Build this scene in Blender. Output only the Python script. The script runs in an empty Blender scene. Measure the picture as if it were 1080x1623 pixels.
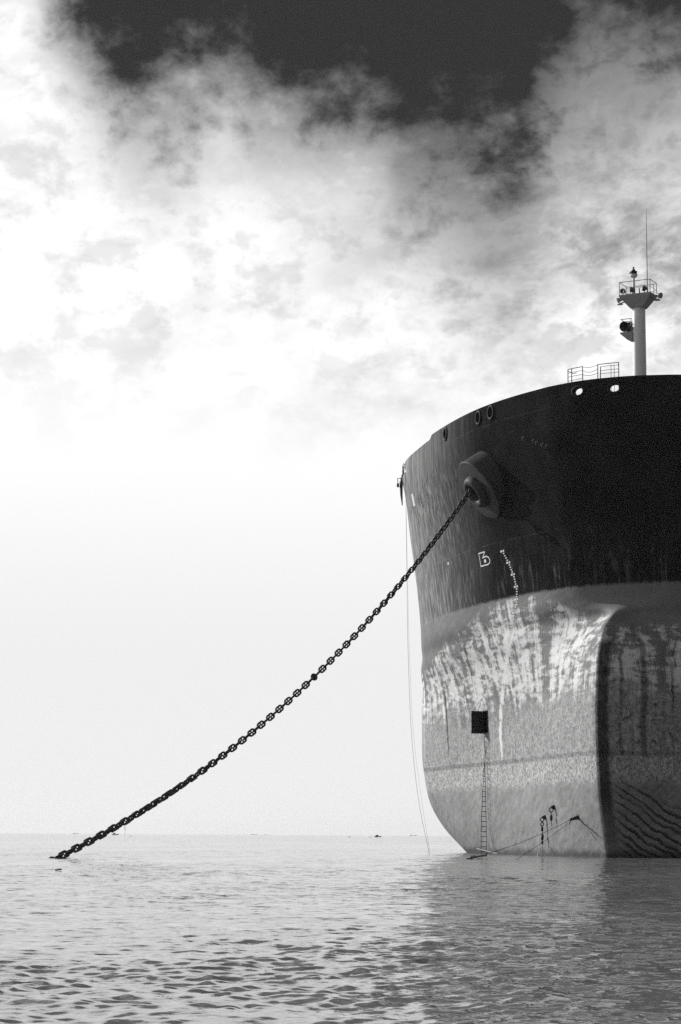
import bpy, bmesh, math, random
import numpy as np
from math import pi, sin, cos, tan, atan, atan2, radians, sqrt, hypot
from mathutils import Vector, Matrix

random.seed(7)
rng = np.random.default_rng(11)
S = bpy.context.scene
COL = S.collection

# ------------------------------------------------------------------ camera
CAM_H = 1.5
cam_d = bpy.data.cameras.new('camera')
cam = bpy.data.objects.new('camera', cam_d)
COL.objects.link(cam)
cam_d.sensor_fit = 'VERTICAL'
cam_d.sensor_height = 36.0
cam_d.lens = 75.0
cam_d.clip_start = 0.5
cam_d.clip_end = 90000.0
PITCH, ROLL = math.atan(512 / 3381), radians(0.36)
cam.matrix_world = (Matrix.Translation((0, 0, CAM_H)) @ Matrix.Rotation(pi / 2 + PITCH, 4, 'X')
                    @ Matrix.Rotation(ROLL, 4, 'Z'))
S.camera = cam

# ------------------------------------------------------------------ sun
SUN_EL, SUN_AZ = radians(25), radians(-51)          # azimuth from +Y towards +X
SUN_DIR = Vector((sin(SUN_AZ) * cos(SUN_EL), cos(SUN_AZ) * cos(SUN_EL), sin(SUN_EL)))
sun_d = bpy.data.lights.new('sun', 'SUN')
sun_d.energy = 5.0
sun_d.angle = radians(0.6)
sun_d.color = (1.0, 0.99, 0.98)
sun = bpy.data.objects.new('sun', sun_d)
COL.objects.link(sun)
sun.rotation_euler = SUN_DIR.to_track_quat('Z', 'Y').to_euler()
sun.location = (-60, 60, 80)

# ------------------------------------------------------------------ exposure
S.view_settings.view_transform = 'Standard'
S.view_settings.look = 'None'
S.view_settings.exposure = 0.0
S.view_settings.gamma = 1.0
S.view_settings.use_curve_mapping = False
S.render.engine = 'CYCLES'
S.cycles.use_denoising = False
S.cycles.max_bounces = 6
S.cycles.glossy_bounces = 3
S.cycles.diffuse_bounces = 3
S.cycles.sample_clamp_indirect = 4.0


# ------------------------------------------------------------------ node helper
class G:
    """tiny expression builder over a node tree"""
    def __init__(self, nt):
        self.nt = nt
        nt.nodes.clear()

    def n(self, typ, **kw):
        nd = self.nt.nodes.new(typ)
        for k, v in kw.items():
            setattr(nd, k, v)
        return nd

    def put(self, sock, val):
        if isinstance(val, bpy.types.NodeSocket):
            self.nt.links.new(val, sock)
        elif isinstance(val, (tuple, list)) and sock.type == 'RGBA' and len(val) == 3:
            sock.default_value = (*val, 1)
        elif isinstance(val, (int, float)) and sock.type == 'RGBA':
            sock.default_value = (val, val, val, 1)
        else:
            sock.default_value = val

    def m(self, op, a, b=None, c=None, clamp=False):
        nd = self.n('ShaderNodeMath', operation=op, use_clamp=clamp)
        for i, v in enumerate((a, b, c)):
            if v is not None:
                self.put(nd.inputs[i], v)
        return nd.outputs[0]

    def add(self, a, b): return self.m('ADD', a, b)
    def sub(self, a, b): return self.m('SUBTRACT', a, b)
    def mul(self, a, b): return self.m('MULTIPLY', a, b)
    def clamp(self, a): return self.m('ADD', a, 0.0, clamp=True)

    def step(self, x, e0, e1, lo=0.0, hi=1.0):
        nd = self.n('ShaderNodeMapRange', interpolation_type='SMOOTHSTEP', clamp=True)
        for i, v in enumerate((x, e0, e1, lo, hi)):
            self.put(nd.inputs[i], v)
        return nd.outputs[0]

    def band(self, x, c, w, soft):
        """1 inside |x-c|<w, fading over soft"""
        d = self.m('ABSOLUTE', self.sub(x, c))
        return self.step(d, self.add(w, soft) if isinstance(w, bpy.types.NodeSocket) else w + soft, w)

    def mix(self, f, a, b):
        nd = self.n('ShaderNodeMix', data_type='FLOAT')
        self.put(nd.inputs[0], f)
        self.put(nd.inputs[2], a)
        self.put(nd.inputs[3], b)
        return nd.outputs[0]

    def xyz(self, v):
        nd = self.n('ShaderNodeSeparateXYZ')
        self.put(nd.inputs[0], v)
        return nd.outputs

    def vec(self, x, y, z=0.0):
        nd = self.n('ShaderNodeCombineXYZ')
        for i, v in enumerate((x, y, z)):
            self.put(nd.inputs[i], v)
        return nd.outputs[0]

    def noise(self, v, scale=1.0, detail=3.0, rough=0.5, dist=0.0, dim='3D'):
        nd = self.n('ShaderNodeTexNoise', noise_dimensions=dim)
        self.put(nd.inputs['Vector'], v)
        nd.inputs['Scale'].default_value = scale
        nd.inputs['Detail'].default_value = detail
        nd.inputs['Roughness'].default_value = rough
        nd.inputs['Distortion'].default_value = dist
        return nd.outputs[0]

    def curve(self, x, pts, x0, x1, y0, y1):
        """piecewise smooth curve through pts, remapped to the unit square of a Float Curve"""
        nd = self.n('ShaderNodeFloatCurve')
        t = self.n('ShaderNodeMapRange', clamp=True)
        for i, v in enumerate((x, x0, x1, 0.0, 1.0)):
            self.put(t.inputs[i], v)
        cm = nd.mapping
        cm.use_clip = False
        cv = cm.curves[0]
        pp = [((px - x0) / (x1 - x0), (py - y0) / (y1 - y0)) for px, py in pts]
        cv.points[0].location = pp[0]
        cv.points[1].location = pp[-1]
        for q in pp[1:-1]:
            cv.points.new(*q)
        cm.update()
        self.nt.links.new(t.outputs[0], nd.inputs['Value'])
        return self.add(self.mul(nd.outputs[0], y1 - y0), y0)

    def bump(self, h, strength, dist, normal=None):
        nd = self.n('ShaderNodeBump')
        nd.inputs['Strength'].default_value = strength
        nd.inputs['Distance'].default_value = dist
        self.put(nd.inputs['Height'], h)
        if normal is not None:
            self.put(nd.inputs['Normal'], normal)
        return nd.outputs[0]

    def grey(self, v):
        return self.vec(v, v, v)

    def surface(self, color, rough=0.6, spec=0.4, normal=None, metal=0.0, ior=1.45):
        b = self.n('ShaderNodeBsdfPrincipled')
        self.put(b.inputs['Base Color'], self.grey(color) if isinstance(color, bpy.types.NodeSocket) and color.type == 'VALUE' else color)
        self.put(b.inputs['Roughness'], rough)
        self.put(b.inputs['Specular IOR Level'], spec)
        self.put(b.inputs['Metallic'], metal)
        b.inputs['IOR'].default_value = ior
        if normal is not None:
            self.put(b.inputs['Normal'], normal)
        o = self.n('ShaderNodeOutputMaterial')
        self.nt.links.new(b.outputs[0], o.inputs['Surface'])
        return b


def new_mat(name):
    m = bpy.data.materials.new(name)
    m.use_nodes = True
    return m, G(m.node_tree)


# ------------------------------------------------------------------ world: hazy red-filter sky with a bank of cloud
W = bpy.data.worlds.new('World')
S.world = W
W.use_nodes = True
g = G(W.node_tree)
SKY_STRENGTH = 0.1
tc = g.n('ShaderNodeTexCoord')
D = tc.outputs['Generated']
dx, dy, dz = g.xyz(D)
az = g.m('ARCTAN2', dx, dy)
el = g.m('ARCSINE', dz)
sky = g.n('ShaderNodeTexSky', sky_type='NISHITA')
sky.sun_disc = False
sky.sun_elevation = SUN_EL
sky.sun_rotation = SUN_AZ
sky.air_density = 1.0
sky.dust_density = 1.6
sky.ozone_density = 1.5
sp = g.n('ShaderNodeSeparateColor')
g.put(sp.inputs[0], sky.outputs[0])
# black-and-white film behind a deep red filter: blue goes dark
clear = g.sub(g.mul(sp.outputs[0], 0.75), g.mul(sp.outputs[2], 0.42))
clear = g.m('MAXIMUM', clear, 0.34)
F = 3381.0
def E_of(y): return math.atan((811.5 - y) / F) + PITCH
def A_of(x): return math.atan((x - 540) / F)
# haze and cloud scatter the sunlight forwards: brightest towards the sun, dimmest opposite it
cg = g.add(g.add(g.mul(dx, SUN_DIR.x), g.mul(dy, SUN_DIR.y)), g.mul(dz, SUN_DIR.z))
phase = g.step(cg, -0.9, 0.62, 0.2, 1.0)
edge_pts = [(-400, -150), (-150, -200), (-20, -160), (60, -10), (130, 120), (200, 175), (285, 175), (345, 145),
            (400, 165), (460, 175), (520, 195), (590, 200), (640, 265), (700, 285), (770, 300),
            (830, 280), (880, 200), (940, 140), (1010, 120), (1080, 90), (1200, 40), (1500, 60)]
edge = g.curve(az, [(A_of(x), E_of(y)) for x, y in edge_pts], A_of(-400), A_of(1500), 0.0, 0.5)
wv = g.vec(g.mul(az, 1.0), g.mul(el, 1.35), g.mul(dy, 0.25))
big = g.noise(wv, 12.0, 6.0, 0.6, 0.1)
fine = g.noise(g.vec(g.mul(az, 1.0), g.mul(el, 1.25), 1.7), 38.0, 6.0, 0.62, 0.12)
wisp = g.noise(g.vec(g.add(g.mul(az, 0.8), g.mul(el, 0.5)), g.sub(g.mul(el, 1.7), g.mul(az, 0.55)), 3.7), 17.0, 7.0, 0.66, 0.2)
right = g.step(az, -0.015, 0.10)
sharp = g.mix(right, 30.0, 20.0)
cover = g.mul(g.sub(edge, el), sharp)
cover = g.add(cover, g.add(g.mul(g.sub(big, 0.5), g.mix(right, 1.7, 3.2)), g.mul(g.sub(fine, 0.5), 3.0)))
cover = g.add(cover, g.mul(g.sub(wisp, 0.5), g.mix(right, 0.8, 3.0)))
dens = g.step(cover, -0.9, 1.9)
# unseen broken cloud higher up, its cover raised to lighten the water's reflections
hi_c = g.noise(g.vec(g.mul(az, 1.0), g.mul(el, 1.2), 9.1), 4.0, 6.0, 0.55, 0.4)
hi_d = g.mul(g.step(hi_c, 0.40, 0.64), g.step(el, 0.39, 0.52))
dens = g.m('MAXIMUM', dens, g.mul(hi_d, 0.9))
# the bank thins away from the sun, and is mottled all through
thin = g.mul(g.step(wisp, 0.40, 0.66), g.mul(g.step(el, 0.15, 0.25), g.mix(right, 0.15, 0.52)))
mott = g.mul(g.step(fine, 0.47, 0.62), g.mul(g.step(el, 0.16, 0.25), g.mix(right, 0.20, 0.36)))
mott2 = g.mul(g.step(big, 0.45, 0.62), g.mul(g.step(el, 0.14, 0.21), g.mix(g.step(az, -0.06, 0.04), 0.0, 0.28)))
thick = g.mul(g.mul(g.sub(1.0, thin), g.sub(1.0, mott)), g.sub(1.0, mott2))
dens = g.mul(dens, thick)
cloud = g.mul(g.mul(phase, 10.0), 1.08)
col = g.mix(dens, clear, cloud)
# white haze low over the water
low = g.step(el, 0.235, 0.07)
col = g.mix(low, col, g.mul(phase, 10.0 * 0.87))
bg = g.n('ShaderNodeBackground')
g.put(bg.inputs['Color'], g.grey(col))
bg.inputs['Strength'].default_value = SKY_STRENGTH
wo = g.n('ShaderNodeOutputWorld')
g.nt.links.new(bg.outputs[0], wo.inputs['Surface'])


# ------------------------------------------------------------------ object helpers
def mesh_obj(name, verts, faces, mat=None, parent=None, smooth=False, loc=None):
    me = bpy.data.meshes.new(name)
    me.from_pydata([tuple(map(float, v)) for v in verts], [], [tuple(map(int, f)) for f in faces])
    me.update()
    o = bpy.data.objects.new(name, me)
    COL.objects.link(o)
    if mat:
        me.materials.append(mat)
    if smooth:
        me.polygons.foreach_set('use_smooth', [True] * len(me.polygons))
    if parent:
        o.parent = parent
    if loc is not None:
        o.location = loc
    return o


class MB:
    """collects boxes, tubes and lathes into one mesh"""
    def __init__(self):
        self.v, self.f = [], []

    def add(self, vs, fs):
        k = len(self.v)
        self.v += [tuple(p) for p in vs]
        self.f += [tuple(i + k for i in q) for q in fs]
        return self

    def box(self, c, size, M=None):
        sx, sy, sz = [q / 2 for q in size]
        vs = [Vector((x, y, z)) for x in (-sx, sx) for y in (-sy, sy) for z in (-sz, sz)]
        if M is not None:
            vs = [M @ p for p in vs]
        vs = [p + Vector(c) for p in vs]
        return self.add(vs, [(0, 1, 3, 2), (4, 6, 7, 5), (0, 4, 5, 1), (2, 3, 7, 6), (0, 2, 6, 4), (1, 5, 7, 3)])

    def tube(self, pts, r, n=8, caps=True):
        pts = [Vector(p) for p in pts]
        rs = r if isinstance(r, (list, tuple)) else [r] * len(pts)
        vs, fs = [], []
        up = None
        for i, p in enumerate(pts):
            t = (pts[min(i + 1, len(pts) - 1)] - pts[max(i - 1, 0)]).normalized()
            if up is None:
                up = Vector((0, 0, 1)) if abs(t.z) < 0.9 else Vector((1, 0, 0))
            e1 = (up - t * up.dot(t)).normalized()
            up = e1
            e2 = t.cross(e1)
            for j in range(n):
                an = 2 * pi * j / n
                vs.append(p + (e1 * cos(an) + e2 * sin(an)) * rs[i])
        for i in range(len(pts) - 1):
            for j in range(n):
                k = (j + 1) % n
                fs.append((i * n + j, i * n + k, (i + 1) * n + k, (i + 1) * n + j))
        if caps:
            fs.append(tuple(range(n - 1, -1, -1)))
            fs.append(tuple((len(pts) - 1) * n + j for j in range(n)))
        return self.add(vs, fs)

    def lathe(self, prof, n=20, M=None, squash=(1, 1)):
        """prof: (radius, height) pairs turned about z"""
        vs, fs = [], []
        for r, h in prof:
            for j in range(n):
                an = 2 * pi * j / n
                p = Vector((r * cos(an) * squash[0], r * sin(an) * squash[1], h))
                vs.append(M @ p if M is not None else p)
        for i in range(len(prof) - 1):
            for j in range(n):
                k = (j + 1) % n
                fs.append((i * n + j, i * n + k, (i + 1) * n + k, (i + 1) * n + j))
        return self.add(vs, fs)

    def obj(self, name, mat, parent=None, smooth=False):
        return mesh_obj(name, self.v, self.f, mat, parent, smooth)


def thing(name, label, cat, loc=(0, 0, 0), rotz=0.0, group=None):
    o = bpy.data.objects.new(name, None)
    COL.objects.link(o)
    o.location = loc
    o.rotation_euler = (0, 0, rotz)
    tag(o, label, cat, group)
    return o


def tag(o, label, cat, group=None):
    o['label'] = label
    o['category'] = cat
    if group:
        o['group'] = group
    return o


def frame(n, up=(0, 0, 1)):
    """3x3 matrix whose z column is n"""
    n = Vector(n).normalized()
    x = Vector(up).cross(n).normalized()
    y = n.cross(x)
    return Matrix((x, y, n)).transposed()


def plain(name, col, rough=0.6, spec=0.4, vary=0.25, scale=3.0, bump=0.0):
    m, g = new_mat(name)
    t = g.n('ShaderNodeTexCoord').outputs['Object']
    nz = g.noise(t, scale, 5, 0.6)
    c = g.mul(col, g.add(1 - vary, g.mul(nz, 2 * vary)))
    nrm = g.bump(nz, 0.4, bump) if bump else None
    g.surface(c, rough, spec, nrm)
    return m


# ------------------------------------------------------------------ sea
def build_sea():
    # wind waves as a sum of travelling waves, real relief near the viewer, fading into the flat far sea
    K = 140
    lam = np.exp(rng.uniform(np.log(0.2), np.log(2.3), K))
    th = radians(-80) + rng.normal(0, 1.15, K)
    slope = 0.0132 * (lam / 0.5) ** -0.5 * rng.uniform(0.6, 1.4, K)
    lam[:5], slope[:5], th[:5] = [4.2, 5.1, 6.3, 3.6, 7.4], 0.011, radians(-80) + np.array([0.3, -0.5, 0.1, 0.8, -0.2])
    kx, ky = 2 * pi / lam * np.cos(th), 2 * pi / lam * np.sin(th)
    ph = rng.uniform(0, 2 * pi, K)
    amp = slope * lam / (2 * pi)
    ys = [9.0]
    while ys[-1] < 12500:
        y = ys[-1]
        ys.append(y + max(0.05, y * (0.0024 if y < 150 else 0.0024 + (y - 150) * 2.2e-5 if y < 3000 else 0.066)))
    ys = np.array(ys)
    xs = np.linspace(-1, 1, 440)
    xs = np.sign(xs) * (0.75 * np.abs(xs) + 0.25 * np.abs(xs) ** 4)
    half = ys * 0.27 + 5.0
    X = xs[None, :] * half[:, None]
    Y = np.broadcast_to(ys[:, None], X.shape).copy()
    Z = np.zeros_like(X)
    DX = np.zeros_like(X)
    DY = np.zeros_like(X)
    step = np.gradient(ys)[:, None]
    patch = (0.8 + 0.5 * np.sin(X * 0.13 + 1.3) * np.sin(Y * 0.075 + 0.4) + 0.38 * np.sin(X * 0.37 - Y * 0.19 + 0.5)
             + 0.34 * np.sin(X * 0.83 + Y * 0.41 + 2.0) * np.sin(Y * 0.27 - X * 0.2))
    near = step[:, 0] < 4.0
    k = int(near.sum())
    for i in range(K):
        fade = np.clip((lam[i] / step[:k] - 2.2) / 2.5, 0, 1)
        if not fade.any():
            continue
        p = kx[i] * X[:k] + ky[i] * Y[:k] + ph[i]
        a = amp[i] * fade * (np.clip(patch[:k], 0.5, 1.6) if lam[i] < 2.5 else 1.0)
        Z[:k] += a * np.cos(p)
        DX[:k] -= 0.75 * a * np.cos(th[i]) * np.sin(p)
        DY[:k] -= 0.75 * a * np.sin(th[i]) * np.sin(p)
    X += DX
    Y += DY
    # the water is calmer in the lee of the hull
    P = np.stack([X, Y, Z], -1).reshape(-1, 3)
    r, c = X.shape
    i = np.arange((r - 1) * c).reshape(r - 1, c)[:, :-1]
    q = np.stack([i, i + 1, i + c + 1, i + c], -1).reshape(-1, 4)
    # the rest of the sea, all round, a hand's breadth lower
    n0 = len(P)
    big = np.array([(-12000, -6000, -0.45), (12000, -6000, -0.45), (12000, 12500, -0.45), (-12000, 12500, -0.45)])
    P = np.concatenate([P, big])
    me = bpy.data.meshes.new('sea')
    nq = len(q) + 1
    me.vertices.add(len(P))
    me.vertices.foreach_set('co', P.astype(np.float32).ravel())
    me.loops.add(nq * 4)
    me.polygons.add(nq)
    q = np.concatenate([q, [[n0, n0 + 1, n0 + 2, n0 + 3]]])
    me.loops.foreach_set('vertex_index', q.astype(np.int32).ravel())
    me.polygons.foreach_set('loop_start', np.arange(0, nq * 4, 4, dtype=np.int32))
    me.polygons.foreach_set('use_smooth', np.ones(nq, dtype=bool))
    me.update(calc_edges=True)
    m, g = new_mat('silty_water')
    P3 = g.n('ShaderNodeTexCoord').outputs['Object']
    x, y, z = g.xyz(P3)
    # ripples as a field of facet slopes (kept sharp at grazing angles, where a height bump washes out)
    def slopes(v, scale, detail, rough, dist):
        nd = g.n('ShaderNodeTexNoise')
        g.put(nd.inputs['Vector'], v)
        nd.inputs['Scale'].default_value = scale
        nd.inputs['Detail'].default_value = detail
        nd.inputs['Roughness'].default_value = rough
        nd.inputs['Distortion'].default_value = dist
        s = g.n('ShaderNodeSeparateColor')
        g.put(s.inputs[0], nd.outputs['Color'])
        return g.sub(s.outputs[0], 0.5), g.sub(s.outputs[1], 0.5)
    ax, ay = slopes(g.vec(g.mul(x, 0.55), y, 0.0), 3.2, 4, 0.62, 0.5)
    bx, by = slopes(g.vec(g.add(g.mul(x, 0.6), g.mul(y, 0.25)), y, 2.0), 8.0, 3, 0.6, 0.3)
    cx, cy = slopes(g.vec(g.mul(x, 0.06), g.mul(y, 0.16), 8.0), 1.0, 3, 0.55, 0.4)
    patch = g.noise(g.vec(g.mul(x, 0.05), g.mul(y, 0.022), 5.0), 1.0, 4, 0.55)
    k = g.mul(g.step(patch, 0.36, 0.62, 0.55, 1.25), g.step(y, 80.0, 24.0, 0.75, 1.0))
    sx = g.mul(g.add(g.add(g.mul(ax, 0.80), g.mul(bx, 0.60)), g.mul(cx, 0.10)), k)
    sy = g.mul(g.add(g.add(g.mul(ay, 0.85), g.mul(by, 0.7)), g.mul(cy, 0.12)), k)
    geo = g.n('ShaderNodeNewGeometry').outputs['Normal']
    va = g.n('ShaderNodeVectorMath', operation='ADD')
    g.put(va.inputs[0], geo)
    g.put(va.inputs[1], g.vec(sx, sy, 0.0))
    vn = g.n('ShaderNodeVectorMath', operation='NORMALIZE')
    g.put(vn.inputs[0], va.outputs[0])
    g.surface(0.165, 0.04, 0.5, vn.outputs[0], ior=1.33)
    me.materials.append(m)
    o = bpy.data.objects.new('sea', me)
    COL.objects.link(o)
    o['kind'] = 'structure'
    o['label'] = 'silty grey sea with short wind ripples reaching the hazy horizon'
    return o


build_sea()

# ------------------------------------------------------------------ ship: hull form
ZL=[-5,0,1.8,3.5,7.4,12,15.5,17,17.9,18.6,20.3,24,29,32.5,34.0,35.45]
HT=[
[(5,0),(5.4,1),(6.5,2),(10,4.5),(15,8),(22,12.5),(30,17),(38,20),(50,22.5),(64,23)],
[(1.8,0),(1.93,0.25),(2.75,1.05),(7.1,5.9),(14,12),(22,18.3),(30,24),(38,27.3),(48,29.2),(64,30)],
[(1.18,0.0),(1.3,0.25),(2.1,1.05),(6.38,5.49),(12.97,11.38),(21.79,18.76),(30.0,25.38),(37.49,29.37),(47.49,31.5),(64.0,32.15)],
[(0.6,0),(0.72,0.25),(1.52,1.05),(5.7,5.0),(12,10.6),(21.6,18.8),(30,26),(37,30.5),(47,32.9),(64,33.4)],
[(0,0),(0.12,0.25),(0.92,1.05),(5.0,4.6),(10.5,9.1),(21.6,18.9),(30.2,26.7),(36.6,31.5),(47,34.1),(64,34.4)],
[(0,0),(0.12,0.25),(0.92,1.05),(4.9,4.55),(10,8.8),(20.5,18.3),(29.5,26.5),(36.6,31.7),(47,34.2),(64,34.5)],
[(0.85,0),(0.99,0.25),(1.75,0.98),(5.1,3.95),(9.5,8.8),(19.5,18.5),(29,26.7),(36.6,31.7),(47,34.2),(64,34.5)],
[(2.15,0),(2.31,0.26),(3.12,0.95),(5.6,3.3),(8.6,8.0),(17,17),(26,25.1),(35,31),(46,34),(64,34.5)],
[(3.7,0),(3.9,0.26),(4.84,0.95),(6.15,3.4),(8.4,7.7),(15.6,15.9),(24.5,24.2),(33.8,30.3),(46,33.9),(64,34.5)],
[(5.0,0),(5.08,0.6),(5.45,1.9),(6.35,4.3),(8.0,7.6),(14.5,15.2),(23.5,23.8),(33,30),(46,33.9),(64,34.5)],
[(5.3,0),(5.36,1.3),(5.7,3.2),(6.5,5.3),(8.0,7.8),(13.2,14.4),(22.5,23.3),(32,29.6),(46,33.8),(64,34.5)],
[(4.9,0),(4.97,1.4),(5.3,3.4),(6.2,5.6),(7.8,8.2),(13,14.9),(22,23.5),(31,29.5),(45.5,33.7),(64,34.4)],
[(3.5,0),(3.6,1.6),(4.1,3.8),(5.15,6.1),(6.95,8.9),(12.3,15.6),(21.3,24),(30.3,29.9),(45,33.9),(64,34.4)],
[(2.5,0),(2.6,1.7),(3.15,3.9),(4.35,6.4),(6.25,9.5),(11.3,15.8),(20.7,24.2),(29.3,29.9),(44,34.2),(64,34.9)],
[(2.3,0),(2.42,1.8),(3.0,3.9),(4.2,6.4),(6.1,9.6),(11.1,15.8),(20.6,24.2),(28.9,30),(43.5,34.2),(64,35)],
[(2.2,0),(2.33,1.8),(2.92,3.9),(4.1,6.4),(6.0,9.6),(11.0,15.7),(20.5,24.1),(28.6,29.6),(43,34.1),(64,35)],
]

HT = np.array([r + [(90, r[-1][1] + .2), (300, r[-1][1] + .2)] for r in HT], float)     # level, column, (aft, port)
NC = HT.shape[1]
FULL = np.concatenate([HT[:, :0:-1] * [1, -1], HT], 1)


def hermite(xs, P, x):
    xs = np.asarray(xs, float)
    sh = (-1,) + (1,) * (P.ndim - 1)
    h = np.diff(xs).reshape(sh)
    d = np.diff(P, axis=0) / h
    m = np.empty_like(P)
    m[0], m[-1] = d[0], d[-1]
    m[1:-1] = (d[:-1] * h[1:] + d[1:] * h[:-1]) / (h[1:] + h[:-1])
    x = np.atleast_1d(np.asarray(x, float))
    i = np.clip(np.searchsorted(xs, x, 'right') - 1, 0, len(xs) - 2)
    hh = (xs[i + 1] - xs[i])
    t = ((x - xs[i]) / hh).reshape(sh)
    hh = hh.reshape(sh)
    return ((2 * t**3 - 3 * t**2 + 1) * P[i] + (t**3 - 2 * t**2 + t) * hh * m[i]
            + (-2 * t**3 + 3 * t**2) * P[i + 1] + (t**3 - t**2) * hh * m[i + 1])


CKP = [0.0, 1.07, 2.76, 6.41, 11.55, 22.13, 34.23, 44.1, 57.03, 75.27, 101.27, 311.27]
CK = np.r_[-np.array(CKP)[:0:-1], CKP]                   # girth coordinate of each column


def hull_grid(s, z):
    lev = hermite(ZL, FULL, z)
    gr = np.swapaxes(hermite(CK, np.swapaxes(lev, 0, 1), s), 0, 1)
    zz = np.broadcast_to(np.asarray(z, float)[:, None, None], gr.shape[:2] + (1,))
    return np.concatenate([gr, zz], -1)


def on_hull(s, z, off=0.0):
    """point, outward normal and aft-going tangent on the shell"""
    e = 0.05
    p = hull_grid([s - e, s, s + e], [z - e, z, z + e])
    t = Vector(p[1, 2] - p[1, 0]).normalized()
    k = Vector(p[2, 1] - p[0, 1]).normalized()
    n = t.cross(k).normalized()
    c = Vector(p[1, 1])
    if n.x * (c.x - 40) + n.y * c.y < 0:
        n = -n
    return c + n * off, n, t


SHIP_AT, SHIP_ROT = Vector((18.6, 154.4, 0)), radians(62)
ship = thing('cargo_ship', 'huge dark tanker bow with worn pale bottom and bulb at right', 'ship', SHIP_AT, SHIP_ROT)
M_SHIP = Matrix.Translation(SHIP_AT) @ Matrix.Rotation(SHIP_ROT, 4, 'Z')
def world(p): return M_SHIP @ Vector(p)
def local(p): return M_SHIP.inverted() @ Vector(p)


def grid_obj(name, P, mat, parent, drop=None, smooth=True):
    r, c = P.shape[:2]
    fs = []
    for i in range(r - 1):
        for j in range(c - 1):
            if drop is not None and drop(i, j):
                continue
            k = i * c + j
            fs.append((k, k + 1, k + c + 1, k + c))
    return mesh_obj(name, P.reshape(-1, 3), fs, mat, parent, smooth)


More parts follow.
